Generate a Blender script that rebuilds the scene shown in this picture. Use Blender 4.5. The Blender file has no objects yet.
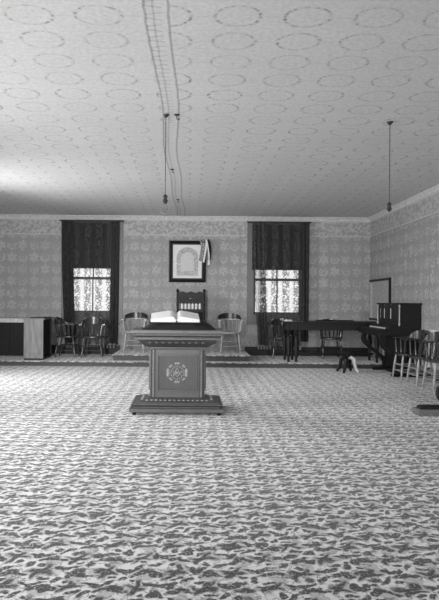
import bpy, bmesh, math, random
from mathutils import Vector, Matrix
random.seed(7)
S = bpy.context.scene
C = S.collection
PI = math.pi

# ------------------------------------------------------------------ dimensions (metres)
EYE = 1.25
D = 13.2            # distance of the back wall
H = 3.13            # ceiling
XL, XR = -4.24, 3.955
YN = -1.6           # wall behind the camera
PF, PH = 11.5, 0.09     # platform front, height
DF, DH = 11.8, 0.20     # dais front, top height
F = 600.0
ROLL = math.radians(0.5)

# ------------------------------------------------------------------ node expressions
class X:
    nt = None
    def __init__(s, sock): s.s = sock
    @staticmethod
    def m(op, *a):
        n = X.nt.nodes.new('ShaderNodeMath'); n.operation = op
        for i, v in enumerate(a):
            if isinstance(v, X): X.nt.links.new(v.s, n.inputs[i])
            else: n.inputs[i].default_value = float(v)
        return X(n.outputs[0])
    def __add__(s, o): return X.m('ADD', s, o)
    __radd__ = __add__
    def __sub__(s, o): return X.m('SUBTRACT', s, o)
    def __rsub__(s, o): return X.m('SUBTRACT', o, s)
    def __mul__(s, o): return X.m('MULTIPLY', s, o)
    __rmul__ = __mul__
    def __truediv__(s, o): return X.m('DIVIDE', s, o)
    def abs(s): return X.m('ABSOLUTE', s)
    def floor(s): return X.m('FLOOR', s)
    def sqrt(s): return X.m('SQRT', s)
    def sin(s): return X.m('SINE', s)
    def mod(s, k): return X.m('FLOORED_MODULO', s, k)
    def max(s, o): return X.m('MAXIMUM', s, o)
    def min(s, o): return X.m('MINIMUM', s, o)

def sstep(x, a, b, lo=0.0, hi=1.0):
    n = X.nt.nodes.new('ShaderNodeMapRange'); n.interpolation_type = 'SMOOTHSTEP'
    X.nt.links.new(x.s, n.inputs[0])
    for i, v in enumerate((a, b, lo, hi)): n.inputs[i + 1].default_value = v
    return X(n.outputs[0])

def coords():
    tc = X.nt.nodes.new('ShaderNodeTexCoord')
    sp = X.nt.nodes.new('ShaderNodeSeparateXYZ')
    X.nt.links.new(tc.outputs['Object'], sp.inputs[0])
    return X(sp.outputs[0]), X(sp.outputs[1]), X(sp.outputs[2]), tc.outputs['Object']

def noise(vec, scale, detail=2.0, stretch=None):
    if stretch:
        mp = X.nt.nodes.new('ShaderNodeMapping'); mp.inputs['Scale'].default_value = stretch
        X.nt.links.new(vec, mp.inputs[0]); vec = mp.outputs[0]
    n = X.nt.nodes.new('ShaderNodeTexNoise'); n.inputs['Scale'].default_value = scale; n.inputs['Detail'].default_value = detail
    X.nt.links.new(vec, n.inputs['Vector'])
    return X(n.outputs[0])

def new_mat(name, rough=0.6, spec=0.4):
    m = bpy.data.materials.new(name); m.use_nodes = True
    X.nt = m.node_tree
    b = m.node_tree.nodes['Principled BSDF']
    b.inputs['Roughness'].default_value = rough
    b.inputs['Specular IOR Level'].default_value = spec
    return m, b

def grey(b, v):
    """feed a value expression to the base colour as a grey"""
    cb = X.nt.nodes.new('ShaderNodeCombineColor')
    for i in range(3): X.nt.links.new(v.s, cb.inputs[i])
    X.nt.links.new(cb.outputs[0], b.inputs['Base Color'])

def bump(b, v, strength=0.3, dist=0.01):
    n = X.nt.nodes.new('ShaderNodeBump'); n.inputs['Strength'].default_value = strength; n.inputs['Distance'].default_value = dist
    X.nt.links.new(v.s, n.inputs['Height']); X.nt.links.new(n.outputs[0], b.inputs['Normal'])

def wood(name, base, rough=0.4, spec=0.5, stretch=(3, 3, 30), amt=0.35):
    m, b = new_mat(name, rough, spec)
    x, y, z, v = coords()
    n = noise(v, 6.0, 4.0, stretch)
    grey(b, sstep(n, 0.3, 0.7, base * (1 - amt), base * (1 + amt)))
    bump(b, n, 0.15, 0.004)
    return m

def plain(name, base, rough=0.6, spec=0.4, amt=0.15, scale=20, bmp=0.1):
    m, b = new_mat(name, rough, spec)
    x, y, z, v = coords()
    n = noise(v, scale, 3.0)
    grey(b, sstep(n, 0.3, 0.7, base * (1 - amt), base * (1 + amt)))
    if bmp: bump(b, n, bmp, 0.004)
    return m

# ---- wallpaper
def wallpaper(name, axis, lo=0.30, hi=0.50):
    m, b = new_mat(name, 0.8, 0.2)
    x, y, z, v = coords()
    u = x if axis == 'x' else y
    w = noise(v, 14.0, 3.0)
    big = noise(v, 1.5, 2.0)
    cu, cv = 0.245, 0.262
    uu = (u + 0.13) / cu + (w - 0.5) * 0.5
    vv = (z + 0.02) / cv + (noise(v, 16.0, 3.0) - 0.5) * 0.5
    iu, iv = uu.floor(), vv.floor()
    par = (iu + iv).mod(2.0)
    a, c = uu - iu - 0.5, vv - iv - 0.5
    r = (a * a + c * c).sqrt()
    ring = sstep((r - 0.31).abs(), 0.05, 0.13, 1, 0) * sstep(c, 0.05, 0.3, 1, 0.15)
    core = sstep(r, 0.06, 0.14, 1, 0)
    ang = X.m('ARCTAN2', c, a)
    pet = (ang * 3.0).sin().abs() * 0.24 + 0.24
    palm = sstep(pet - r, -0.04, 0.07) * sstep(r, 0.05, 0.12, 0.2, 1)
    motif = (ring.max(core)) * par + palm * (1.0 - par)
    f = noise(v, 60.0, 2.0)
    motif = motif * sstep(f, 0.35, 0.65, 0.3, 1.0) * sstep(big, 0.3, 0.7, 0.45, 1.0)
    body = motif * (hi - lo) + lo + (f - 0.5) * 0.40
    # frieze above the picture rail
    fz = noise(v, 16.0, 3.0)
    fr = sstep(fz, 0.38, 0.62, lo * 1.0, hi * 0.92) + (f - 0.5) * 0.25
    top = sstep(z, 2.715, 2.72)
    edge = sstep(z, 3.03, 3.035)          # plain light band under the cove
    val = body * (1.0 - top) + fr * top
    val = val * (1.0 - edge) + edge * (hi * 1.05)
    grey(b, val)
    return m

# ---- ceiling paper with wreath ovals and a border strip
def ceiling_paper():
    m, b = new_mat('ceiling_paper', 0.8, 0.2)
    x, y, z, v = coords()
    w = noise(v, 7.0, 2.0)
    f = noise(v, 30.0, 3.0)
    big = noise(v, 1.2, 2.0)
    xx = x + (w - 0.5) * 0.03
    yy = y + (noise(v, 5.0, 2.0) - 0.5) * 0.04
    cu, cv = 0.46, 0.375
    uu, vv = (xx + 0.16) / cu + 0.5, (yy - 3.95) / cv + 0.5
    a, c = (uu - uu.floor() - 0.5) * cu, (vv - vv.floor() - 0.5) * cv
    r = (a * a + c * c * 1.25).sqrt()
    ring = sstep((r - 0.152).abs(), 0.003, 0.022, 1, 0)
    gate = sstep(f, 0.42, 0.62) * sstep(big, 0.3, 0.7, 0.5, 1.0)
    link = sstep(c.abs(), 0.004, 0.014, 1, 0) * sstep(a.abs(), 0.17, 0.19)
    dots = sstep((r - 0.06), 0.02, 0.05, 1, 0) * sstep(noise(v, 45.0, 2.0), 0.55, 0.64)
    pat = ring * gate * (0.55 + a.abs() * 3.5) + link * gate * 0.35 + dots * 0.15
    # border strip along the seam
    wob = (y * 1.9).sin() * 0.018 + (y * 0.8 + 1.0).sin() * 0.015 + (w - 0.5) * 0.02
    s = (x + 0.235 + wob)
    l1 = sstep((s - 0.082).abs(), 0.004, 0.014, 1, 0)
    l2 = sstep((s + 0.072).abs(), 0.004, 0.013, 1, 0)
    l3 = sstep((s + 0.018).abs(), 0.004, 0.012, 1, 0)
    inside = sstep(s.abs(), 0.075, 0.085, 1, 0)
    hat = sstep(((y * (2 * PI / 0.17)).sin() + s * 8.0).abs(), 0.1, 0.5, 1, 0) * sstep((s + 0.018).abs(), 0.05, 0.06, 1, 0)
    strip = l1 * 0.6 + l2 * 0.6 + l3 * 0.35 + hat * 0.35 * inside
    pat = pat * (1.0 - inside) + strip * sstep(f, 0.3, 0.5, 0.55, 1.0)
    val = 0.70 - pat * 0.48 + (f - 0.5) * 0.30 + (big - 0.5) * 0.10
    grey(b, val)
    return m

# ---- carpet with scrolling leaves
def carpet():
    m, b = new_mat('scroll_carpet', 0.8, 0.12)
    x, y, z, v = coords()
    w1, w2 = noise(v, 7.0, 2.0), noise(v, 8.3, 2.0)
    f = noise(v, 34.0, 3.0)
    X0 = x + (w1 - 0.5) * 0.13
    Y0 = y + (w2 - 0.5) * 0.13
    cw, ch = 0.30, 0.30
    dark = None
    mid = None
    for (ox, oy) in ((0, 0), (0.5, 0.5)):
        u, t = X0 / cw + ox, Y0 / ch + oy
        a, c = (u - u.floor() - 0.5) * cw, (t - t.floor() - 0.5) * ch
        def arc(cx, cy, r, wd, nx, ny, k):
            dx, dy = a - cx, c - cy
            rr = (dx * dx + dy * dy).sqrt()
            return sstep((rr - r).abs(), wd * 0.45, wd * 1.1, 1, 0) * sstep(dx * nx + dy * ny, k, k + 0.035)
        def leaf(cx, cy, ang, la, lb):
            ca, sa = math.cos(ang), math.sin(ang)
            dx, dy = a - cx, c - cy
            p, q = (dx * ca + dy * sa) / la, (dy * ca - dx * sa) / lb
            return sstep(p * p + q * q + (f - 0.5) * 3.0, 0.6, 1.5, 1, 0)
        items = [arc(-0.055, 0.02, 0.050, 0.020, -0.5, 0.85, -0.005), arc(0.05, -0.025, 0.046, 0.020, 0.5, -0.85, -0.005),
                 leaf(-0.05, 0.015, 0.3, 0.024, 0.016), leaf(0.06, -0.02, 0.3, 0.022, 0.015),
                 leaf(0.085, 0.055, 0.6, 0.055, 0.020), leaf(-0.09, -0.055, 0.6, 0.055, 0.020),
                 leaf(0.02, 0.09, -0.5, 0.046, 0.018), leaf(-0.02, -0.095, -0.4, 0.046, 0.018), leaf(0.0, 0.0, 0.9, 0.04, 0.018)]
        for it in items: dark = it if dark is None else dark.max(it)
        for it in (leaf(-0.04, 0.085, 0.2, 0.06, 0.034), leaf(0.05, -0.085, 0.2, 0.06, 0.034), leaf(0.11, 0.01, 1.2, 0.06, 0.032)):
            mid = it if mid is None else mid.max(it)
    g = noise(v, 15.0, 3.0)
    vein = sstep((g - 0.5).abs(), 0.010, 0.026, 1, 0)
    dk = dark.max(vein * 0.65) * sstep(noise(v, 70.0, 2.0), 0.32, 0.48, 0.55, 1.0)
    val = 0.60 - mid * 0.20 + (f - 0.5) * 0.12
    val = val * (1.0 - dk * 0.95) + 0.010
    grey(b, val)
    b.inputs['Sheen Weight'].default_value = 0.22
    b.inputs['Sheen Roughness'].default_value = 0.4
    bump(b, f, 0.3, 0.01)
    return m

def lace(name, trans, colour):
    m, b = new_mat(name, 0.8, 0.2)
    x, y, z, v = coords()
    f = noise(v, 26.0, 3.0)
    w = noise(v, 9.0, 2.0)
    cu, cv = 0.13, 0.20
    uu, vv = x / cu + (w - 0.5) * 0.9, z / cv + (w - 0.5) * 0.9
    uu = uu + (vv.floor()).mod(2.0) * 0.5
    a, c = uu - uu.floor() - 0.5, vv - vv.floor() - 0.5
    r = (a * a + c * c).sqrt()
    ring = sstep((r - 0.26).abs(), 0.02, 0.16, 1, 0)
    core = sstep(r, 0.03, 0.16, 1, 0)
    leaf = sstep(f, 0.44, 0.58)
    fold = sstep((x * (2 * PI / 0.24) + 0.6).sin(), -0.2, 0.9)     # light columns of the folds, put into the opacity
    op = (ring.max(core).max(leaf)) * (1.0 - fold * 0.85)
    al = op * (trans[1] - trans[0]) + trans[0]
    grey(b, sstep(f, 0.3, 0.7, colour * 0.7, colour * 1.3))
    X.nt.links.new(al.s, b.inputs['Alpha'])
    return m

M = {}
def build_materials():
    M['wall_back'] = wallpaper('wallpaper_back', 'x', 0.27, 0.43)
    M['wall_side'] = wallpaper('wallpaper_side', 'y', 0.25, 0.40)
    M['ceiling'] = ceiling_paper()
    M['carpet'] = carpet()
    M['oak'] = wood('grey_oak', 0.052, 0.45, 0.5, (6, 6, 40))
    M['oak_h'] = wood('grey_oak_flat', 0.055, 0.45, 0.5, (3, 30, 30))
    M['oak_dark'] = wood('carved_oak', 0.035, 0.45, 0.5, (12, 12, 12))
    M['pilaster'] = wood('pilaster_oak', 0.025, 0.5, 0.3)
    M['base_oak'] = wood('base_oak', 0.12, 0.5, 0.4, (3, 30, 30))
    M['panel'] = wood('panel_oak', 0.045, 0.5, 0.4, (30, 30, 8), 0.25)
    M['inlay'] = plain('pale_inlay', 0.20, 0.5, 0.4, 0.2, 40)
    M['bead'] = plain('bead_oak', 0.20, 0.45, 0.5)
    M['dark'] = wood('dark_walnut', 0.014, 0.45, 0.16)
    M['black'] = plain('black_stain', 0.010, 0.4, 0.25)
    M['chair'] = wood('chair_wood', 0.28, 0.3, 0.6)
    M['chair_crest'] = wood('chair_crest_wood', 0.02, 0.25, 0.5)
    M['chair_dark'] = wood('dark_chair_wood', 0.035, 0.22, 0.6)
    M['cloth_dark'] = plain('dark_velvet', 0.012, 0.9, 0.2, 0.3, 60)
    M['blind'] = plain('dark_blind', 0.018, 0.8, 0.2, 0.25, 12)
    M['drape'] = plain('dark_drape', 0.028, 0.85, 0.2, 0.3, 15)
    M['lace'] = lace('dark_lace', (0.30, 0.80), 0.05)
    M['fringe'] = plain('fringe_wool', 0.25, 0.9, 0.1)
    M['paper'] = plain('page_paper', 0.62, 0.8, 0.2, 0.05, 30, 0)
    M['pageedge'] = wood('page_edges', 0.5, 0.8, 0.2, (2, 2, 120), 0.2)
    M['casing'] = wood('casing_wood', 0.075, 0.4, 0.5)
    M['casing_light'] = wood('pale_casing_wood', 0.20, 0.4, 0.5)
    M['trimlight'] = plain('pale_trim_paint', 0.55, 0.6, 0.3)
    M['panel_pale'] = plain('pale_panel', 0.30, 0.7, 0.2)
    M['leglit'] = plain('lit_leg_wood', 0.5, 0.4, 0.5)
    M['rail'] = plain('grey_rail_paint', 0.40, 0.6, 0.3)
    M['skirting'] = wood('skirting_wood', 0.02, 0.5, 0.25)
    M['riser'] = wood('riser_wood', 0.045, 0.5, 0.4, (30, 3, 3))
    M['deskpanel'] = wood('desk_panel', 0.18, 0.4, 0.5, (3, 3, .6), 0.2)
    M['deskshade'] = wood('desk_shade_wood', 0.012, 0.4, 0.2)  # near black puts the shade of the unlit desk sides into the wood
    M['metal'] = plain('dark_iron', 0.02, 0.4, 0.6)
    M['mat'] = plain('mount_card', 0.62, 0.8, 0.2, 0.04, 20, 0)
    M['print'] = plain('print_grey', 0.38, 0.8, 0.2, 0.35, 50, 0)
    M['printlight'] = plain('print_pale', 0.50, 0.8, 0.2, 0.06, 30, 0)
    M['ribbon'] = plain('pale_ribbon', 0.62, 0.7, 0.3, 0.1, 30)
    M['sash'] = plain('figured_sash', 0.20, 0.7, 0.3, 0.85, 38)
    M['fret'] = plain('fret_cloth', 0.5, 0.7, 0.3)
    M['ivory'] = plain('ivory_keys', 0.6, 0.4, 0.5, 0.05, 30, 0)
    g, b = new_mat('window_glass', 0.05, 0.5)
    x, y, z, v = coords()
    n = noise(v, 3.0, 2.0)
    nt = g.node_tree
    tr = nt.nodes.new('ShaderNodeBsdfTransparent'); gl = nt.nodes.new('ShaderNodeBsdfGlossy'); mx = nt.nodes.new('ShaderNodeMixShader')
    nt.links.new(sstep(n, 0.2, 0.8, 0.04, 0.08).s, mx.inputs[0]); nt.links.new(tr.outputs[0], mx.inputs[1]); nt.links.new(gl.outputs[0], mx.inputs[2])
    nt.links.new(mx.outputs[0], nt.nodes['Material Output'].inputs[0])
    M['glass'] = g
build_materials()

# ------------------------------------------------------------------ mesh helpers
class MB:
    def __init__(s): s.bm = bmesh.new()
    def box(s, x0, x1, y0, y1, z0, z1, bev=0.0, mat=None):
        r = bmesh.ops.create_cube(s.bm, size=1.0)
        vs = r['verts']
        for v in vs:
            v.co = Vector(((x0 + x1) / 2 + v.co.x * (x1 - x0), (y0 + y1) / 2 + v.co.y * (y1 - y0), (z0 + z1) / 2 + v.co.z * (z1 - z0)))
        if mat is not None: bmesh.ops.transform(s.bm, matrix=mat, verts=vs)
        if bev:
            es = list({e for v in vs for e in v.link_edges})
            bmesh.ops.bevel(s.bm, geom=es, offset=bev, segments=2, affect='EDGES', clamp_overlap=True)
        return s
    def loft(s, rings, cap=True, closed=True):
        """rings: lists of points of equal length"""
        R = [[s.bm.verts.new(p) for p in ring] for ring in rings]
        n = len(R[0])
        for A, B in zip(R, R[1:]):
            for i in range(n if closed else n - 1):
                j = (i + 1) % n
                try: s.bm.faces.new((A[i], A[j], B[j], B[i]))
                except ValueError: pass
        if cap and closed:
            s.bm.faces.new(list(reversed(R[0]))); s.bm.faces.new(R[-1])
        return s
    def turned(s, p0, p1, prof, n=10):
        """a turned piece: prof = [(t, radius)] along p0 -> p1"""
        p0, p1 = Vector(p0), Vector(p1)
        q = (p1 - p0).to_track_quat('Z', 'Y')
        L = (p1 - p0).length
        rings = []
        for t, r in prof:
            rings.append([p0 + q @ Vector((r * math.cos(2 * PI * k / n), r * math.sin(2 * PI * k / n), t * L)) for k in range(n)])
        return s.loft(rings)
    def tube(s, pts, r, n=8):
        pts = [Vector(p) for p in pts]
        rings = []
        for i, p in enumerate(pts):
            d = (pts[min(i + 1, len(pts) - 1)] - pts[max(i - 1, 0)]).normalized()
            q = d.to_track_quat('Z', 'Y')
            rr = r[i] if isinstance(r, (list, tuple)) else r
            rings.append([p + q @ Vector((rr * math.cos(2 * PI * k / n), rr * math.sin(2 * PI * k / n), 0)) for k in range(n)])
        return s.loft(rings)
    def strip(s, pts, w, h):
        """horizontal path swept with an upright w x h section, z of pts is the bottom; h may be a list"""
        pts = [Vector(p) for p in pts]
        rings = []
        for i, p in enumerate(pts):
            d = (pts[min(i + 1, len(pts) - 1)] - pts[max(i - 1, 0)]); d.z = 0; d.normalize()
            nrm = Vector((-d.y, d.x, 0)) * (w / 2)
            hh = h[i] if isinstance(h, (list, tuple)) else h
            up = Vector((0, 0, hh))
            rings.append([p - nrm, p + nrm, p + nrm + up, p - nrm + up])
        return s.loft(rings)
    def rectsweep(s, prof, c):
        """prof = [(halfwidth, z)]; half depth = halfwidth - c"""
        rings = []
        for hw, z in prof:
            hd = hw - c
            rings.append([(-hw, -hd, z), (hw, -hd, z), (hw, hd, z), (-hw, hd, z)])
        return s.loft(rings)
    def prism(s, pts2, axis, a0, a1):
        """outline extruded along an axis: pts2 in the two other axes"""
        def P(p, a):
            if axis == 'y': return (p[0], a, p[1])
            if axis == 'x': return (a, p[0], p[1])
            return (p[0], p[1], a)
        return s.loft([[P(p, a0) for p in pts2], [P(p, a1) for p in pts2]])
    def ball(s, c, r, seg=8, sc=(1, 1, 1)):
        rr = bmesh.ops.create_uvsphere(s.bm, u_segments=seg, v_segments=max(4, seg // 2 + 1), radius=r)
        for v in rr['verts']:
            v.co = Vector((c[0] + v.co.x * sc[0], c[1] + v.co.y * sc[1], c[2] + v.co.z * sc[2]))
        return s
    def build(s, name, mat, parent=None, smooth=False, label=None):
        bmesh.ops.recalc_face_normals(s.bm, faces=s.bm.faces)
        me = bpy.data.meshes.new(name); s.bm.to_mesh(me); s.bm.free()
        me.materials.append(mat)
        if smooth:
            for p in me.polygons: p.use_smooth = True
            me.set_sharp_from_angle(angle=math.radians(40))
        o = bpy.data.objects.new(name, me); C.objects.link(o)
        if parent: o.parent = parent
        if label: o['label'] = label
        return o

def tag(o, label, cat, group=None):
    o['label'] = label; o['category'] = cat
    if group: o['group'] = group
    return o
def thing(name, label, cat, loc, rz=0.0, group=None):
    o = bpy.data.objects.new(name, None); C.objects.link(o)
    o.empty_display_size = 0.1
    o.location = loc; o.rotation_euler = (0, 0, rz)
    return tag(o, label, cat, group)
def struct(mb, name, mat, parent=None, smooth=False):
    o = mb.build(name, mat, parent, smooth)
    if parent is None: o['kind'] = 'structure'
    return o
def copy_tree(o, parent=None):
    c = o.copy(); C.objects.link(c)
    if parent is not None: c.parent = parent
    for ch in list(o.children):
        copy_tree(ch, c)
    return c
def dup(root, label, loc, rz=0.0, group=None):
    c = copy_tree(root); c.location = loc; c.rotation_euler = (0, 0, rz); c['label'] = label
    if group: c['group'] = group
    return c

# ------------------------------------------------------------------ the room
struct(MB().box(XL - 0.5, XR + 0.3, YN - 0.3, D + 0.3, -0.1, 0), 'floor', M['carpet'])
struct(MB().box(XL - 0.5, XR + 0.3, YN - 0.3, D + 0.3, H, H + 0.1), 'ceiling', M['ceiling'])

def holes(mb, axis, a0, a1, u0, u1, v0, v1, hs):
    us = sorted({u0, u1, *[h[0] for h in hs], *[h[1] for h in hs]})
    vs = sorted({v0, v1, *[h[2] for h in hs], *[h[3] for h in hs]})
    for i in range(len(us) - 1):
        for j in range(len(vs) - 1):
            uc, vc = (us[i] + us[i + 1]) / 2, (vs[j] + vs[j + 1]) / 2
            if any(h[0] < uc < h[1] and h[2] < vc < h[3] for h in hs): continue
            if axis == 'y': mb.box(us[i], us[i + 1], a0, a1, vs[j], vs[j + 1])
            else: mb.box(a0, a1, us[i], us[i + 1], vs[j], vs[j + 1])
    return mb

WC = (-2.155, 1.925)            # centres of the two back windows
WHW, SILL, WTOP = 0.53, 0.99, 2.92
struct(holes(MB(), 'y', D, D + 0.3, XL, XR, 0, H, [(c - WHW, c + WHW, SILL, WTOP) for c in WC]), 'wall_back', M['wall_back'])
struct(MB().box(XR, XR + 0.3, YN - 0.3, D + 0.3, 0, H), 'wall_right', M['wall_side'])
LW = (1.3, 5.2, 9.15)            # centres of the windows in the left wall
LHW, LS, LT = 0.6, 0.8, 2.75
struct(holes(MB(), 'x', XL - 0.5, XL, YN - 0.3, D + 0.3, 0, H, [(c - LHW, c + LHW, LS, LT) for c in LW]), 'wall_left', M['wall_side'])
FILL_WIN = (-2.1, 2.0)  # added openings behind the camera, made for the fill lamps
struct(holes(MB(), 'y', YN - 0.3, YN, XL, XR, 0, H, [(c - LHW, c + LHW, LS, LT) for c in FILL_WIN]), 'wall_front', M['wall_back'])

# platform along the back wall and the dais step
struct(MB().box(XL, XR, PF, D, 0, PH - 0.012).box(XL, XR, PF - 0.015, D, PH - 0.035, PH - 0.012, 0.004), 'platform', M['riser'])
struct(MB().box(XL, XR, PF + 0.02, D, PH - 0.012, PH), 'floor_platform', M['carpet'])
struct(MB().box(-1.50, 1.18, DF, D, PH, DH - 0.012).box(-1.52, 1.20, DF - 0.02, D, DH - 0.04, DH - 0.012, 0.006), 'dais', M['riser'])
struct(MB().box(-1.52, 1.20, DF - 0.005, D, DH - 0.012, DH), 'floor_dais', M['carpet'])
# skirting, picture rail, cove, chair rail
bb = MB().box(XL, -1.53, D - 0.02, D, PH, PH + 0.19).box(1.21, XR, D - 0.02, D, PH, PH + 0.19)
struct(bb, 'baseboard_back', M['skirting'])
struct(MB().box(XR - 0.02, XR, YN, PF - 0.02, 0, 0.2), 'baseboard_right', M['skirting'])
struct(MB().box(XL, XL + 0.02, YN, PF - 0.02, 0, 0.2), 'baseboard_left', M['skirting'])
pr = MB()
for x0, x1 in ((XL, WC[0] - 0.69), (WC[0] + 0.69, WC[1] - 0.69), (WC[1] + 0.69, XR)): pr.box(x0, x1, D - 0.018, D, 2.705, 2.73)
struct(pr, 'trim_1', M['rail'])
struct(MB().box(XR - 0.018, XR, YN, D - 0.02, 2.705, 2.73), 'trim_2', M['rail'])
cove = [(0, 0), (0, -0.07), (-0.012, -0.07), (-0.03, -0.045), (-0.06, -0.018), (-0.075, -0.012), (-0.075, 0)]
struct(MB().prism([(D + p[0], H + p[1]) for p in cove], 'x', XL, XR), 'trim_3', M['trimlight'])
struct(MB().prism([(XR + p[0], H + p[1]) for p in cove], 'y', YN, D - 0.01), 'trim_4', M['trimlight'])
struct(MB().box(XR - 0.03, XR, 3.0, 10.05, 0.77, 0.83, 0.006).box(XR - 0.012, XR, 3.0, 10.05, 0.2, 0.77), 'trim_5', M['trimlight'])

# windows in the back wall
for k, c in enumerate(WC):
    cw = 0.145
    fr = MB()
    y0 = D - 0.035
    fr.box(c - WHW - cw, c - WHW, y0, D, SILL - 0.22, WTOP + 0.1, 0.006).box(c + WHW, c + WHW + cw, y0, D, SILL - 0.22, WTOP + 0.1, 0.006)
    fr.box(c - WHW, c + WHW, y0, D, WTOP, WTOP + 0.1, 0.006)
    fr.box(c - WHW, c + WHW, y0 + 0.01, D, SILL - 0.22, SILL - 0.03, 0.006)
    w = struct(fr, 'window_%d' % (k + 1), M['casing'])
    MB().box(c - WHW - 0.12, c + WHW + 0.12, D - 0.06, D + 0.1, SILL - 0.035, SILL, 0.006).build('window_sill', M['casing'], w)
    sa = MB()
    for (za, zb, ya) in ((SILL, 1.78, D + 0.08), (1.74, WTOP, D + 0.13)):
        sa.box(c - WHW, c - WHW + 0.05, ya, ya + 0.045, za, zb).box(c + WHW - 0.05, c + WHW, ya, ya + 0.045, za, zb)
        sa.box(c - WHW, c + WHW, ya, ya + 0.045, za, za + 0.05).box(c - WHW, c + WHW, ya, ya + 0.045, zb - 0.05, zb)
        sa.box(c - 0.012, c + 0.012, ya, ya + 0.04, za, zb)
    sa.build('sash', M['casing'], w)
    MB().box(c - WHW, c + WHW, D + 0.10, D + 0.105, SILL, 1.78).build('pane', M['glass'], w)
    MB().box(c - WHW, c + WHW, D + 0.15, D + 0.155, 1.74, WTOP).build('pane', M['glass'], w)

# windows of the left wall (unseen, for daylight) and added ones behind the camera for fill
def room_window(idx, axis, c, wall, inward):
    mb = MB(); cw = 0.12
    for (u0, u1, v0, v1) in ((c - LHW - cw, c - LHW, LS - 0.1, LT + cw), (c + LHW, c + LHW + cw, LS - 0.1, LT + cw), (c - LHW, c + LHW, LT, LT + cw), (c - LHW, c + LHW, LS - 0.1, LS)):
        a0, a1 = sorted((wall, wall + inward * 0.03))
        mb.box(a0, a1, u0, u1, v0, v1) if axis == 'x' else mb.box(u0, u1, a0, a1, v0, v1)
    w = struct(mb, 'window_%d' % idx, M['casing'])
    sa = MB(); b0, b1 = sorted((wall - inward * 0.20, wall - inward * 0.24))
    zm = (LS + LT) / 2
    for (u0, u1, v0, v1) in ((c - LHW, c - LHW + 0.05, LS, LT), (c + LHW - 0.05, c + LHW, LS, LT), (c - LHW, c + LHW, LS, LS + 0.06), (c - LHW, c + LHW, LT - 0.05, LT), (c - LHW, c + LHW, zm - 0.025, zm + 0.025), (c - 0.012, c + 0.012, LS, LT)):
        sa.box(b0, b1, u0, u1, v0, v1) if axis == 'x' else sa.box(u0, u1, b0, b1, v0, v1)
    sa.build('sash', M['casing'], w)
for i, c in enumerate(LW): room_window(3 + i, 'x', c, XL, 1)
for i, c in enumerate(FILL_WIN): room_window(6 + i, 'y', c, YN, 1)

# ------------------------------------------------------------------ curtains and blinds
def curtains(c, side, k):
    which = ('left window', 'right window')[k]
    # blind, lowered over the upper half
    bl = thing('roller_blind', 'dark opaque blind lowered over the upper half of the ' + which, 'blind', (c, D - 0.05, 0), 0, 'roller blinds')
    zb = (1.985, 1.985)[k]
    MB().box(-0.57, 0.57, -0.006, -0.002, zb, 2.96).build('blind_cloth', M['blind'], bl)
    MB().box(-0.57, 0.57, -0.012, 0.002, zb - 0.02, zb + 0.005, 0.003).build('hem_bar', M['blind'], bl)
    MB().tube([(-0.58, 0, 2.975), (0.58, 0, 2.975)], 0.022).build('roller', M['casing'], bl, True)
    cu = thing('lace_curtain', 'dark figured lace curtain with a fringed hem at the ' + which, 'curtain', (c, D - 0.13, 0), 0, 'lace curtains')
    MB().tube([(-0.70, 0, 3.005), (0.70, 0, 3.005)], 0.016).build('rod', M['metal'], cu, True)
    def sheet(x0, x1, zt, zb, amp, n, mat, name, drift=0.0, phase=0.0, dense=1.0):
        mb = MB(); R = []
        nz = 18
        for j in range(nz + 1):
            t = j / nz
            z = zt + (zb - zt) * t
            row = []
            for i in range(n * 8 + 1):
                s = i / (n * 8)
                xx = x0 + (x1 - x0) * s + drift * t * t * (1 - s * 0.3)
                yy = amp * (0.5 + 0.5 * t) * math.sin(s * n * 2 * PI + phase + 0.5 * math.sin(t * 3 + s * 5))
                row.append((xx, yy, z))
            R.append(row)
        mb.loft(R, cap=False, closed=False)
        return mb.build(name, mat, cu, True)
    zt, zb = 3.0, 0.31
    if k == 1:
        sheet(-0.44, 0.52, zt, zb, 0.022, 4, M['lace'], 'lace_panel')
        sheet(-0.56, -0.30, zt, zb, 0.035, 3, M['drape_lace'], 'gathered_edge', 0.14, 1.0)
        sheet(0.50, 0.66, zt, zb + 0.1, 0.02, 2, M['drape'], 'side_drape', 0.0, 0.4)
        fx0, fx1 = -0.46, 0.52
    else:
        sheet(-0.44, 0.44, zt, zb, 0.022, 4, M['lace'], 'lace_panel', 0, 0.6)
        sheet(-0.66, -0.40, zt, zb, 0.03, 3, M['drape'], 'side_drape', 0.10, 1.2)
        sheet(0.42, 0.60, zt, zb, 0.025, 2, M['drape'], 'side_drape', -0.03, 0.2)
        fx0, fx1 = -0.54, 0.54
    fm = MB()
    nb = 15
    for i in range(nb):
        x = fx0 + (fx1 - fx0) * (i + 0.5) / nb
        fm.turned((x, 0, zb - 0.075), (x, 0, zb + 0.01), [(0, 0.022), (0.55, 0.018), (0.62, 0.008), (0.8, 0.012), (1, 0.005)], 6)
    fm.box(fx0, fx1, -0.006, 0.006, zb - 0.005, zb + 0.02)
    fm.build('fringe', M['fringe'], cu, True)
M['drape_lace'] = lace('dense_lace', (0.55, 0.93), 0.055)
for k, c in enumerate(WC): curtains(c, 1, k)

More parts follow.
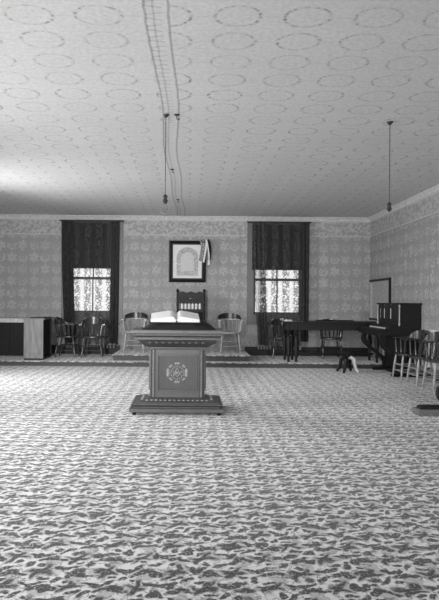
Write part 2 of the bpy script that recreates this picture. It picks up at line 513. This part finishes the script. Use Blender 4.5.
# ------------------------------------------------------------------ altar
AX, AY = -0.137, 6.925
al = thing('altar_pedestal', 'carved square wooden altar in the middle of the carpet, open book on top', 'altar', (AX, AY, 0))
cc = 0.18
MB().rectsweep([(.515, .030), (.522, .035), (.522, .070), (.512, .077), (.49, .079)], cc).build('plinth', M['oak_h'], al)
MB().rectsweep([(.478, .078), (.478, .088), (.500, .106), (.503, .112), (.503, .120), (.49, .124), (.470, .126), (.470, .131), (.445, .137), (.405, .146), (.368, .152), (.34, .155), (.332, .160), (.318, .166), (.305, .167)], cc).build('base_moulding', M['oak_h'], al)
for side in range(4):
    lf = MB()
    rot = Matrix.Rotation(side * PI / 2, 4, 'Z')
    hw = .36 if side % 2 == 0 else .36 - cc
    hd = .36 - cc if side % 2 == 0 else .36
    for i in range(14 if side % 2 == 0 else 7):
        x = -hw + 2 * hw * (i + .5) / (14 if side % 2 == 0 else 7)
        p = rot @ Vector((x, -hd - .030, .146))
        lf.ball(p, .021, 6, (1, 1, .55))
    lf.build('leaf_carving', M['bead'], al, True)
HB, DB = .293, .113
MB().box(-HB, HB, -DB, DB, .16, .715, .004).build('body', M['oak'], al)
for rot, hw, hd, nm in ((0, HB, DB, 'f'), (PI, HB, DB, 'b'), (PI / 2, DB, HB, 'r'), (-PI / 2, DB, HB, 'l')):
    R = Matrix.Rotation(rot, 4, 'Z')
    # recessed look: raised frame mouldings round a darker field
    pw = hw - .065
    pm = MB().box(-pw, pw, -hd - .006, -hd + .002, .245, .645); bmesh.ops.transform(pm.bm, matrix=R, verts=pm.bm.verts)
    pn = pm.build('panel', M['panel'], al)
    fm = MB()
    for (x0, x1, z0, z1) in ((-pw, pw, .635, .651), (-pw, pw, .238, .254), (-pw, -pw + .015, .254, .635), (pw - .015, pw, .254, .635)):
        fm.box(x0, x1, -hd - .034, -hd, z0, z1, .005)
    bmesh.ops.transform(fm.bm, matrix=R, verts=fm.bm.verts); fm.build('panel_moulding', M['oak'], al)
    for sx in (-1, 1):
        bm_ = MB().box(sx * (hw - .022) - .02, sx * (hw - .022) + .02, -hd - .012, -hd, .166, .712, .003)
        bmesh.ops.transform(bm_.bm, matrix=R, verts=bm_.bm.verts); pil = bm_.build('pilaster', M['pilaster'], al)
        bd = MB()
        for i in range(26):
            bd.ball((sx * (hw - .022), -hd - .013, .18 + i * .0208), .0115, 6, (1.2, .8, .8))
        bmesh.ops.transform(bd.bm, matrix=R, verts=bd.bm.verts); bd.build('beading', M['bead'], pil, True)
# wreath emblem on the front panel
em = MB()
ez = .447
yf = -DB - .008
for i in range(8):
    a = 2 * PI * i / 8
    big = 1.0 if i % 2 == 0 else .75
    if i in (0, 4): big = 1.35
    for s in (-1, 1):
        aa = a + s * .13 * big
        cx, cz = math.cos(aa) * .105, math.sin(aa) * .105 + ez
        em.ball((cx, yf, cz), .020 * big, 8, (.75 if i in (0, 4) else 1.0, .3, 1.2 if i in (0, 4) else .8))
for i in range(16):
    a = 2 * PI * i / 16
    em.ball((math.cos(a) * .072, yf, math.sin(a) * .072 + ez), .009, 6, (1, .4, 1))
for s in (-1, 1):
    em.tube([(-.05 * s, yf - .002, ez - .045), (0, yf - .002, ez + .055), (.0 + .05 * s, yf - .002, ez - .045)][0:2], .0055, 6)
    em.tube([(-.055 * s, yf - .002, ez + .02), (0, yf - .002, ez - .045)], .0055, 6)
em.ball((0, yf, ez), .016, 8, (1.4, .4, 1))
em.build('wreath_emblem', M['inlay'], al, True, 'pale wreath emblem inlaid in the front panel')
MB().rectsweep([(.30, .708), (.312, .712), (.312, .722), (.328, .726), (.328, .738), (.345, .745)], cc).build('necking', M['oak_dark'], al)
MB().rectsweep([(.345, .745), (.36, .752), (.385, .768), (.41, .79), (.428, .812), (.445, .828)], cc).build('cornice_cove', M['oak'], al)
for side in range(4):
    gd = MB()
    rot = Matrix.Rotation(side * PI / 2, 4, 'Z')
    hw = .39 if side % 2 == 0 else .39 - cc; hd = (.39 - cc) if side % 2 == 0 else .39
    nG = 9 if side % 2 == 0 else 5
    for i in range(nG):
        x = -hw + .06 + (2 * hw - .12) * (i + .5) / nG
        p = rot @ Vector((x, -hd - .012, .795))
        gd.ball(p, .036, 8, (1.05, 1.15, .62) if side % 2 == 0 else (1.15, 1.05, .62))
    gd.build('cornice_carving', M['oak'], al, True)
MB().rectsweep([(.445, .826), (.463, .83), (.463, .846), (.448, .848), (.448, .856), (.47, .858), (.478, .866), (.497, .874), (.50, .878), (.50, .886), (.482, .888), (.482, .898)], cc).build('cornice_slab', M['oak_h'], al)
MB().rectsweep([(.482, .895), (.508, .897), (.515, .902), (.515, .934), (.51, .94)], cc).build('altar_top', M['oak_h'], al)
for sx in (-1, 1):
    for sy in (-1, 1):
        ft = MB().turned((sx * .47, sy * .29, 0), (sx * .47, sy * .29, .035), [(0, .02), (.4, .026), (.8, .018), (1, .022)], 10)
        ft.build('caster', M['black'], al, True)

# cushion on the altar
CZ = .940
cush = MB(); R = []
nx, ny = 28, 16
CX0, CX1, CY0, CY1 = -.535, .29, 6.67, 7.22
def cush_h(s, t):
    e = (max(0, min(1, min(s, 1 - s) / .30))) ** .75 * (max(0, min(1, min(t, 1 - t) / .10))) ** .6
    return .006 + e * (.050 + .085 * t)
for j in range(ny + 1):
    R.append([(CX0 + (CX1 - CX0) * i / nx, CY0 + (CY1 - CY0) * j / ny, CZ + cush_h(i / nx, j / ny)) for i in range(nx + 1)])
cush.loft(R, cap=False, closed=False)
Rb = [[(p[0], p[1], CZ + .001) for p in row] for row in R]
cush.loft(Rb, cap=False, closed=False)
for A, B in ((R[0], Rb[0]), (R[-1], Rb[-1]), ([r[0] for r in R], [r[0] for r in Rb]), ([r[-1] for r in R], [r[-1] for r in Rb])):
    cush.loft([A, B], cap=False, closed=False)
bmesh.ops.remove_doubles(cush.bm, verts=cush.bm.verts, dist=1e-5)
co = cush.build('altar_cushion', M['cloth_dark'], None, True)
tag(co, 'flat dark velvet cushion under the open book on the altar', 'cushion')

# open book, tilted up on the cushion
tilt = math.radians(10)
bk = thing('open_book', 'large open book with blank pale pages lying on the altar cushion', 'book', (-.15, 6.735, 1.010), math.radians(2))
bk.rotation_euler = (tilt, 0, math.radians(2))
MB().box(-.305, .275, -.01, .38, 0.0, .012, .003).build('cover', M['black'], bk)
for s in (-1, 1):
    prof = []
    W = .29 if s < 0 else .26
    N = 14
    for i in range(N + 1):
        t = i / N
        z = .014 + .062 * (math.sin(min(1, t / .18) * PI / 2) ** .8) * (1 - .55 * max(0, (t - .18) / .82) ** 1.2) if t > 0 else .03
        prof.append((s * W * t, z))
    outline = prof + [(s * W, .0125), (0, .0125)]
    pb = MB().prism(outline, 'y', 0.0, .365)
    pb.build('page_block', M['paper'], bk, True)
rb = MB().box(-.008, .008, -.012, .0, .0125, .03).build('marker_ribbon', M['cloth_dark'], bk)

# ------------------------------------------------------------------ captain's chair
LEGP = [(0, .012), (.08, .014), (.2, .016), (.45, .021), (.6, .019), (.63, .024), (.66, .019), (.8, .019), (1, .013)]
def make_chair(label, dark=False, lit_legs=False):
    wd, cr = (M['chair_dark'], M['chair_dark']) if dark else (M['chair'], M['chair_crest'])
    lg = M['chair'] if lit_legs else wd  # paler wood paints the side light falling on legs and stretchers
    t = thing('captain_chair', label, 'chair', (0, 0, 0), 0, "captain's chairs")
    # saddle seat
    pts = []
    for k in range(28):
        a = 2 * PI * k / 28
        ca, sa = math.cos(a), math.sin(a)
        pts.append((.225 * math.copysign(abs(ca) ** .6, ca), .22 * math.copysign(abs(sa) ** .65, sa)))
    sb = MB()
    sb.loft([[(p[0] * .95, p[1] * .95, .405) for p in pts], [(p[0], p[1], .415) for p in pts], [(p[0], p[1], .432) for p in pts], [(p[0] * .96, p[1] * .96, .44) for p in pts],
             [(p[0] * .6, p[1] * .6, .428) for p in pts]])
    sb.build('seat', wd, t, True)
    top = [(-.165, -.155), (.165, -.155), (-.15, .15), (.15, .15)]
    bot = [(-.205, -.20), (.205, -.20), (-.195, .215), (.195, .215)]
    for a, b in zip(top, bot):
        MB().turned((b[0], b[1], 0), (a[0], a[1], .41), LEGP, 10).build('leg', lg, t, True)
    def at(i, z):
        f = z / .41
        return (bot[i][0] + (top[i][0] - bot[i][0]) * f, bot[i][1] + (top[i][1] - bot[i][1]) * f, z)
    RP = [(0, .008), (.5, .0125), (1, .008)]
    for (i, j, z) in ((0, 1, .15), (0, 1, .25), (0, 2, .14), (0, 2, .24), (1, 3, .14), (1, 3, .24), (2, 3, .19)):
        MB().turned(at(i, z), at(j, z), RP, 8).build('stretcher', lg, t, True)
    # arm bow
    def bow(a, k=1.0):           # a from 0 (right arm end) to 1 (left arm end)
        if a < .22: return Vector((.235 * k, -.19 + .24 * a / .22, 0))
        if a > .78: return Vector((-.235 * k, .05 - .24 * (a - .78) / .22, 0))
        th = PI * (a - .22) / .56
        return Vector((.235 * k * math.cos(th), .05 + .20 * k * math.sin(th), 0))
    n = 36
    path = [bow(i / n) + Vector((0, 0, .665 + .015 * math.sin(PI * i / n))) for i in range(n + 1)]
    MB().strip(path, .055, .026).build('arm_bow', wd, t, True)
    i0, i1 = 9, 27
    cp = [bow(i / n) + Vector((0, .004, .692)) for i in range(i0, i1 + 1)]
    hh = [.02 + .115 * math.sin(PI * min(1, max(0, (i - i0) / (i1 - i0)))) ** .55 for i in range(i0, i1 + 1)]
    MB().strip(cp, .034, hh).build('crest_rail', cr, t, True)
    for q in range(13):
        a = .04 + .92 * q / 12
        pt = bow(a, .99) + Vector((0, 0, .672))
        p2 = bow(a, .82); p2 = Vector((p2.x * 1.0, p2.y * .95 - .005, .43))
        pr = [(0, .011), (.35, .019), (.5, .014), (.75, .018), (1, .011)]
        if q in (0, 12): pr = [(0, .012), (.3, .018), (.5, .013), (.75, .017), (1, .011)]
        MB().turned(p2, pt, pr, 8).build('spindle', wd, t, True)
    return t

ch0 = make_chair("low-backed captain's chair on the dais, left of the altar")
ch0.location = (-1.13, 12.45, DH); ch0.rotation_euler = (0, 0, math.radians(-4))
dup(ch0, "low-backed captain's chair on the dais, right of the altar", (.83, 12.45, DH), math.radians(3))
chd = make_chair("dark captain's chair with a shiny crest in front of the left window", True)
chd.location = (-2.01, 12.45, PH); chd.rotation_euler = (0, 0, math.radians(3))
dup(chd, "dark captain's chair half hidden behind the pale desk", (-2.545, 12.50, PH), math.radians(88))  # dark copy carries the shadow behind the desk in its colour
dup(chd, "captain's chair behind the long table, in front of the right window", (1.94, 12.66, PH), 0)
dup(chd, "captain's chair behind the long table, nearer the right wall", (2.98, 12.66, PH), math.radians(-4))
rowl = ("captain's chair along the right wall, nearest the reed organ", "captain's chair along the right wall, between two chairs alike",
        "captain's chair along the right wall, farthest from the organ, nearest the camera")
row = ((3.63, 9.92), (3.665, 9.35), (3.69, 8.77))
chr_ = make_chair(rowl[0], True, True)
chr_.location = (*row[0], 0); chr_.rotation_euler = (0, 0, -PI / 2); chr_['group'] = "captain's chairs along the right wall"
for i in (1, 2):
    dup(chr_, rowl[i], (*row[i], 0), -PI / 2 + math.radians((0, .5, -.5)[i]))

# ------------------------------------------------------------------ master's chair
mc = thing('master_chair', 'tall carved dark armchair with turned posts behind the altar', 'chair', (.02, 12.55, DH))
for sx in (-1, 1):
    MB().turned((sx * .275, .20, 0), (sx * .285, .27, 1.33), [(0, .022), (.3, .027), (.34, .03), (.38, .024), (.7, .024), (.74, .03), (.78, .024), (.92, .024), (.935, .017), (.95, .03), (.975, .033), (1, .012)], 12).build('post', M['dark'], mc, True)
    MB().turned((sx * .275, -.22, 0), (sx * .275, -.22, .66), [(0, .02), (.1, .028), (.3, .022), (.55, .032), (.66, .03), (.8, .02), (1, .024)], 12).build('front_leg', M['dark'], mc, True)
    MB().box(sx * .275 - .035, sx * .275 + .035, -.27, .24, .655, .69, .01).build('arm', M['dark'], mc)
MB().box(-.28, .28, -.25, .23, .40, .46, .015).build('seat', M['cloth_dark'], mc)
MB().box(-.28, .28, -.24, .22, .34, .40, .005).build('seat_rail', M['dark'], mc)
cp = []
N = 24
for i in range(N + 1):
    t = -1 + 2 * i / N
    cp.append((t * .275, 1.262 + .014 * math.cos(t * PI * 3)))
lo = [(.275, 1.02), (.15, 1.01), (0, 1.015), (-.15, 1.01), (-.275, 1.02)]
MB().prism(cp + lo, 'y', .235, .262).build('crest_panel', M['dark'], mc)
cv = MB()
for s in (-1, 1):
    for k in range(3):
        pts = []
        for i in range(13):
            a = i / 12 * 1.6 * PI
            r = .05 - .028 * i / 12
            pts.append((s * (.06 + .075 * k + r * math.cos(a)), .232, 1.10 + .01 * k + r * math.sin(a)))
        cv.tube(pts, .007, 6)
cv.ball((0, .232, 1.12), .035, 10, (1, .4, 1.2))
cv.build('crest_carving', M['chair_dark'], mc, True)
MB().box(-.27, .27, .235, .262, .84, .90, .006).build('back_rail', M['dark'], mc)
for i in range(6):
    x = -.19 + .076 * i
    MB().turned((x, .248, .895), (x, .25, 1.02), [(0, .018), (.3, .027), (.5, .02), (.7, .027), (1, .018)], 8).build('spindle', M['ivory'], mc, True, 'pale turned spindle')
MB().box(-.27, .27, .22, .25, .46, .84, .01).build('back_upholstery', M['cloth_dark'], mc)
for z in (.14, .2):
    MB().turned((-.27, -.22, z), (.27, -.22, z), [(0, .012), (.5, .02), (1, .012)], 8).build('stretcher', M['dark'], mc, True)
for sx in (-1, 1):
    MB().turned((sx * .275, -.22, .16), (sx * .277, .21, .16), [(0, .012), (.5, .018), (1, .012)], 8).build('stretcher', M['dark'], mc, True)

# ------------------------------------------------------------------ framed picture with regalia
px, pz = -.065, 2.14
pic = thing('framed_picture', 'black framed certificate with a pale arch hung on the back wall above the tall chair', 'picture', (px, D - .015, pz), 0)
pic.rotation_euler = (math.radians(5), 0, 0)
def frame_ring(hw, hh, t, y0, y1):
    mb = MB()
    o = [(-hw, -hh), (hw, -hh), (hw, hh), (-hw, hh)]; inn = [(-hw + t, -hh + t), (hw - t, -hh + t), (hw - t, hh - t), (-hw + t, hh - t)]
    R = []
    for k in range(4):
        a, b = o[k], inn[k]
        R.append([(a[0], y1, a[1]), (a[0], y0, a[1]), ((a[0] + b[0]) / 2, y0 - .012, (a[1] + b[1]) / 2), (b[0], y0 + .012, b[1]), (b[0], y1, b[1])])
    R.append(R[0])
    mb.loft(R, cap=False)
    bmesh.ops.remove_doubles(mb.bm, verts=mb.bm.verts, dist=1e-6)
    return mb
ZC = 0.46
pf = frame_ring(.405, .455, .062, -.055, -.015); bmesh.ops.translate(pf.bm, vec=(0, 0, 0), verts=pf.bm.verts); pf.build('frame', M['black'], pic)
frame_ring(.345, .395, .03, -.04, -.02).build('liner', M['oak'], pic)
MB().box(-.32, .32, -.027, -.018, -.37, .37).build('mount', M['mat'], pic)
def arch(hw, z0, zs, rise, n=16):
    p = [(-hw, z0), (hw, z0), (hw, zs)]
    for i in range(1, n): 
        a = PI * i / n
        p.append((hw * math.cos(a), zs + rise * math.sin(a)))
    p.append((-hw, zs)); return p
MB().prism(arch(.235, -.31, .10, .21), 'y', -.0295, -.0265).build('arch_print', M['print'], pic)
MB().prism(arch(.145, -.21, .07, .13), 'y', -.0315, -.029).build('arch_opening', M['printlight'], pic)

sash = thing('regalia_sash', 'figured sash and pale ribbons hanging over the right corner of the framed picture', 'sash', (.31, D - .155, 1.96), 0)
def ribbon(pts, w, name, mat):
    """a cloth band with thickness along pts"""
    R = []
    for i, p in enumerate(pts):
        a = Vector(pts[max(i - 1, 0)]); b = Vector(pts[min(i + 1, len(pts) - 1)])
        d = (b - a).normalized(); n = Vector((d.z, 0, -d.x)).normalized() * (w / 2)
        p = Vector(p)
        R.append([p - n + Vector((0, -.004, 0)), p + n + Vector((0, -.004, 0)), p + n + Vector((0, .004, 0)), p - n + Vector((0, .004, 0))])
    return MB().loft(R).build(name, mat, sash, True)
ribbon([(-.08, .02, .655), (-.055, -.01, .60), (-.035, -.02, .48), (-.06, -.02, .32), (-.085, -.02, .18)], .09, 'figured_band', M['sash'])
ribbon([(.03, .02, .655), (.035, -.012, .60), (.02, -.03, .42), (-.01, -.032, .24), (-.025, -.032, .15)], .035, 'ribbon', M['ribbon'])
ribbon([(.03, .03, .65), (.05, -.008, .60), (.075, -.02, .42), (.10, -.02, .25)], .028, 'ribbon', M['ribbon'])
ribbon([(.06, .045, .65), (.09, .0, .60), (.115, -.01, .45), (.11, -.01, .22)], .055, 'dark_ribbon', M['cloth_dark'])
MB().turned((.095, -.02, .10), (.095, -.02, .26), [(0, .035), (.6, .026), (.75, .012), (.88, .02), (1, .006)], 10).build('tassel', M['ribbon'], sash, True)

# ------------------------------------------------------------------ desk on the left
dk = thing('writing_desk', 'wooden desk with shade painted on its sides, at the left edge of the platform', 'desk', (-3.055, 12.1, PH))
MB().box(-.19, .19, -.37, -.34, .03, .79, .004).build('end_panel', M['deskpanel'], dk)
MB().box(-.155, .155, -.376, -.37, .12, .72, .004).build('raised_panel', M['deskpanel'], dk)
MB().box(-.19, .19, .34, .37, .03, .79, .004).build('end_panel', M['deskshade'], dk)
MB().box(-.19, -.16, -.34, .34, .03, .79, .004).build('back_panel', M['deskshade'], dk)
MB().box(.14, .165, -.34, .34, .08, .79).build('drawer_front', M['deskshade'], dk)
MB().box(-.185, .185, -.355, .355, 0, .045).build('plinth', M['deskshade'], dk)
MB().box(-.21, .225, -.39, .39, .79, .812, .005).build('desk_top', M['deskpanel'], dk, False)
MB().box(-.10, .20, -.30, .36, .812, .83, .006).build('writing_flap', M['black'], dk)
for z in (.28, .52): MB().turned((.165, 0, z), (.195, 0, z), [(0, .012), (.5, .01), (1, .018)], 8).build('knob', M['metal'], dk, True)

# low cupboard left of the desk
cb = thing('low_cupboard', 'long low dark cupboard with a pale top in the left corner behind the desk', 'cupboard', (-3.76, 12.86, PH))
MB().box(-.46, .44, -.30, .30, 0, .70, .006).build('carcass', M['dark'], cb)
MB().box(-.47, .46, -.34, .31, .70, .785, .01).build('cupboard_top', M['trimlight'], cb)
for x0, x1 in ((-.45, -.01), (.01, .43)):
    d_ = MB().box(x0, x1, -.315, -.30, .06, .67, .004).build('door', M['dark'], cb)
    MB().ball(((x0 if x0 > 0 else x1) + (.05 if x0 > 0 else -.05), -.325, .4), .014, 8).build('knob', M['metal'], d_, True)

# ------------------------------------------------------------------ long table on the right
tb = thing('long_table', 'long dark table with turned legs on the platform before the right window', 'table', (2.80, 12.0, PH))
TH = .80
MB().box(-.96, .985, -.34, .34, TH - .03, TH, .008).build('table_top', M['dark'], tb)
ap = MB()
ap.box(-.90, .92, -.28, -.255, TH - .17, TH - .03).box(-.90, .92, .255, .28, TH - .17, TH - .03).box(-.90, -.875, -.255, .255, TH - .17, TH - .03).box(.895, .92, -.255, .255, TH - .17, TH - .03)
ap.build('apron', M['dark'], tb)
TL = [(0, .02), (.04, .028), (.1, .02), (.16, .04), (.22, .026), (.5, .05), (.62, .04), (.68, .024), (.72, .05), (.76, .03), (.8, .045), (1, .045)]
for sx in (-.86, .87):
    for sy in (-.24, .24):
        MB().turned((sx, sy, 0), (sx, sy, TH - .03), TL, 12).build('leg', M['dark'], tb, True)
        if sx < 0: MB().turned((sx + .15, sy, 0), (sx + .15, sy, TH - .05), TL, 12).build('leg', M['dark'], tb, True)
MB().box(-.86, .88, -.02, .02, .13, .17, .006).build('stretcher', M['dark'], tb)
pp = MB()
pp.box(-.075, .075, -.055, .055, 0, .012, .003).box(-.055, .06, -.045, .04, .012, .03, .004, Matrix.Rotation(.25, 4, 'Z'))
po = pp.build('paper_stack', M['paper'], None); po.location = (1.93, 11.78, PH + TH)
po.rotation_euler = (0, 0, .2)
tag(po, 'small stack of white papers on the left end of the long dark table', 'papers')
ca = MB().box(-.36, .36, -.14, .14, 0, .02, .004).build('dark_folder', M['cloth_dark'], None)
ca.location = (2.92, 12.1, PH + TH); tag(ca, 'flat dark folder lying on the middle of the long table', 'folder')

# ------------------------------------------------------------------ reed organ
og = thing('reed_organ', 'tall dark reed organ with pale fretwork slots against the right wall', 'organ', (3.765, 10.82, 0), -PI / 2)
# local: front faces -Y (to the room's left), local x runs towards the camera
OW = .59
MB().box(-OW, OW, -.06, .17, .05, .86, .006).build('lower_case', M['dark'], og)
MB().box(-OW - .01, OW + .01, -.09, .18, 0, .07, .008).build('plinth', M['dark'], og)
uc = MB()
uc.box(-OW, OW, .10, .17, .86, 1.235).box(-OW, -OW + .03, -.18, .10, .86, 1.235).box(OW - .03, OW, -.18, .10, .86, 1.235)
uc.box(-OW + .03, OW - .03, -.182, .10, .86, .95)
for a, b in ((-.56, -.50), (-.455, -.285), (-.22, .06), (.135, .56)): uc.box(a, b, -.182, -.15, .95, 1.235)
uc.box(-OW + .03, OW - .03, -.1795, -.152, .945, .985).box(-OW + .03, OW - .03, -.1795, -.152, 1.165, 1.23)
uc.build('upper_case', M['dark'], og)
MB().box(-OW + .03, OW - .03, -.172, -.16, .95, 1.235).build('fret_cloth', M['fret'], og, False, 'pale cloth showing in the fretwork slots')
MB().box(-OW - .03, OW + .03, -.21, .185, 1.235, 1.265, .008).build('organ_top', M['dark'], og)
for sx in (-1, 1):
    MB().turned((sx * (OW - .005), -.19, .87), (sx * (OW - .005), -.19, 1.235), [(0, .012), (.1, .018), (.15, .012), (.85, .012), (.9, .018), (1, .012)], 10).build('corner_column', M['chair'], og, True)  # pale wood puts the bright corner highlight into the column colour
    # scrolled truss under the keyboard
    pts = []
    for i in range(21):
        t = i / 20
        pts.append((-.44 + .34 * t - .10 * math.sin(t * 2 * PI), .70 * (1 - t) + .02))
    out = [(p[0] - .035 - .02 * math.sin(PI * i / 20), p[1]) for i, p in enumerate(pts)]; inn = [(p[0] + .04, p[1]) for p in reversed(pts)]
    MB().prism(out + inn, 'x', sx * (OW - .06) - .035, sx * (OW - .06) + .035).build('truss_leg', M['dark'], og)
    MB().box(sx * (OW - .06) - .05, sx * (OW - .06) + .05, -.30, -.06, 0, .05, .008).build('foot', M['dark'], og)
MB().box(-OW, OW, -.55, -.06, .70, .775, .008).build('keyboard_shelf', M['dark'], og)
MB().box(-OW + .06, OW - .06, -.53, -.36, .775, .81, .006).build('key_lid', M['dark'], og)
MB().box(-OW, OW, -.36, -.05, .775, .87, .008).build('stop_board', M['dark'], og)
for i in range(9):
    x = -.4 + .1 * i
    MB().turned((x, -.36, .825), (x, -.395, .825), [(0, .007), (.6, .007), (.7, .016), (1, .014)], 8).build('stop_knob', M['ivory'], og, True)
for x0 in (-.24, .04):
    MB().box(x0, x0 + .2, -.20, -.06, .06, .09, .004, Matrix.Identity(4)).build('pedal', M['dark'], og)

# organ stool
st = thing('organ_stool', 'small round stool with flared legs standing before the reed organ', 'stool', (2.86, 10.86, 0), math.radians(12))
MB().turned((0, 0, .345), (0, 0, .395), [(0, .12), (.15, .165), (.7, .17), (.95, .15), (1, .11)], 20).build('seat', M['cloth_dark'], st, True)
MB().turned((0, 0, .10), (0, 0, .35), [(0, .03), (.2, .045), (.4, .03), (.6, .035), (1, .045)], 12).build('column', M['dark'], st, True)
for k in range(4):
    a = PI / 4 + k * PI / 2
    ca_, sa_ = math.cos(a), math.sin(a)
    pts = [(.02 * ca_, .02 * sa_, .26), (.07 * ca_, .07 * sa_, .275), (.115 * ca_, .115 * sa_, .24), (.13 * ca_, .13 * sa_, .16), (.155 * ca_, .155 * sa_, .07), (.20 * ca_, .20 * sa_, .016)]
    MB().tube(pts, [.024, .034, .042, .034, .028, .022], 8).build('leg', M['leglit'] if k == 3 else M['dark'], st, True)  # one leg paler: the light on it is put into its colour

# frame on the right wall at the corner
wf = thing('wall_frame', 'narrow black frame round a pale panel on the right wall, above the organ', 'frame', (XR - .012, 12.46, 0))
fb = MB().box(-.03, .012, -.64, .66, 1.72, 1.765, .004).box(-.03, .012, -.665, -.62, .92, 1.765, .004).box(-.03, .012, -.64, .66, .90, .94, .004)
fb.build('frame', M['black'], wf)
MB().box(-.01, .011, -.63, .66, .93, 1.73).build('panel', M['panel_pale'], wf)
MB().box(-.014, .011, .46, .64, .93, 1.70).build('pale_strip', M['rail'], wf)

# ------------------------------------------------------------------ station stand at the right edge
ss = thing('pedestal_post', 'dark bulbous turned post on a flat stepped base at the right edge of the carpet', 'post', (3.0, 6.78, 0))
MB().rectsweep([(.44, 0), (.44, .065), (.43, .072)], .34).build('base', M['base_oak'], ss)
MB().rectsweep([(.41, .072), (.40, .10), (.38, .11)], .34).build('base_step', M['dark'], ss)
MB().turned((0, 0, .105), (0, 0, 1.0), [(0, .10), (.03, .15), (.08, .19), (.15, .205), (.22, .19), (.28, .13), (.31, .09), (.5, .075), (.52, .095), (.56, .075), (.9, .07), (.94, .095), (1, .10)], 20).build('column', M['black'], ss, True)

# ------------------------------------------------------------------ hanging lamp rods and ceiling hooks
for (x, y, z1, lab) in ((-.258, 6.02, 2.29, 'thin dark rod hanging from the ceiling near the papered seam'), (2.05, 6.2, 2.26, 'thin dark rod hanging from the ceiling by the right wall')):
    r = thing('lamp_rod', lab, 'lamp rod', (x, y, H), 0, 'ceiling lamp rods')
    MB().turned((0, 0, 0), (0, 0, -.03), [(0, .034), (.4, .03), (1, .012)], 14).build('ceiling_rose', M['metal'], r, True)
    MB().tube([(0, 0, -.02), (0, 0, z1 - H)], .0045, 6).build('rod', M['metal'], r, True)
    MB().turned((0, 0, z1 - H - .06), (0, 0, z1 - H + .04), [(0, .01), (.3, .028), (.6, .016), (.8, .026), (1, .006)], 10).build('hook_cap', M['metal'], r, True)
    hk = [(.0 + .045 * math.sin(a), 0, z1 - H - .11 + .05 * math.cos(a)) for a in [i * 5.2 / 14 for i in range(15)]]
    MB().tube(hk, .0025, 6).build('hook', M['casing_light'], r, True)
for x, y, lab in ((-.15, 6.02, 'dark ceiling hook beside the central lamp rod'), (-.27, 8.5, 'small dark hook on the ceiling seam, half way to the back wall'), (-.235, 11.0, 'small dark hook on the ceiling seam, nearest the back wall')):
    h = thing('ceiling_hook', lab, 'hook', (x, y, H), 0, 'ceiling hooks')
    MB().turned((0, 0, 0), (0, 0, -.012), [(0, .03), (1, .02)], 12).build('plate', M['metal'], h, True)
    MB().tube([(0, 0, -.01), (0, 0, -.04), (.02, 0, -.055), (.03, 0, -.04)], .006, 6).build('hook_wire', M['metal'], h, True)

# ------------------------------------------------------------------ light
def area(name, loc, rot, sx, sy, watts):
    l = bpy.data.lights.new(name, 'AREA'); l.shape = 'RECTANGLE'; l.size = sx; l.size_y = sy; l.energy = watts
    o = bpy.data.objects.new(name, l); C.objects.link(o); o.location = loc; o.rotation_euler = rot
    return o
zc = (LS + LT) / 2
for c, p in zip(LW, (40, 310, 390)):
    o = area('daylight_and_fill', (XL - .47, c, zc), (0, -PI / 2 + math.radians(30), 0), LT - LS, 2 * LHW, p)
    o.data.spread = math.radians(150)
for c, p in zip(FILL_WIN, (300, 95)):
    o = area('daylight_and_fill', (c, YN - .27, zc), (PI / 2, 0, 0), 2 * LHW, LT - LS, p)  # added fill lamps behind the camera, no such source known
    o.data.spread = math.radians(75)
w = bpy.data.worlds.new('sky'); S.world = w; w.use_nodes = True
bg = w.node_tree.nodes['Background']; bg.inputs[0].default_value = (1, 1, 1, 1); bg.inputs[1].default_value = 2.2

# ------------------------------------------------------------------ camera
cd = bpy.data.cameras.new('camera'); cam = bpy.data.objects.new('camera', cd); C.objects.link(cam)
cd.sensor_fit = 'VERTICAL'; cd.sensor_height = 36.0; cd.sensor_width = 36.0; cd.lens = 36.0 * F / 600.0
cd.shift_x = (219.5 - 190.0) / 600.0
cd.shift_y = (302.0 - 300.0) / 600.0
cd.clip_start = 0.05
cam.location = (0, 0, EYE)
cam.rotation_euler = (Matrix.Rotation(PI / 2, 4, 'X') @ Matrix.Rotation(ROLL, 4, 'Z')).to_euler()
S.camera = cam
S.view_settings.view_transform = 'Standard'; S.view_settings.look = 'None'
S.view_settings.gamma = 1.0; S.view_settings.use_curve_mapping = False
S.view_settings.exposure = -0.62
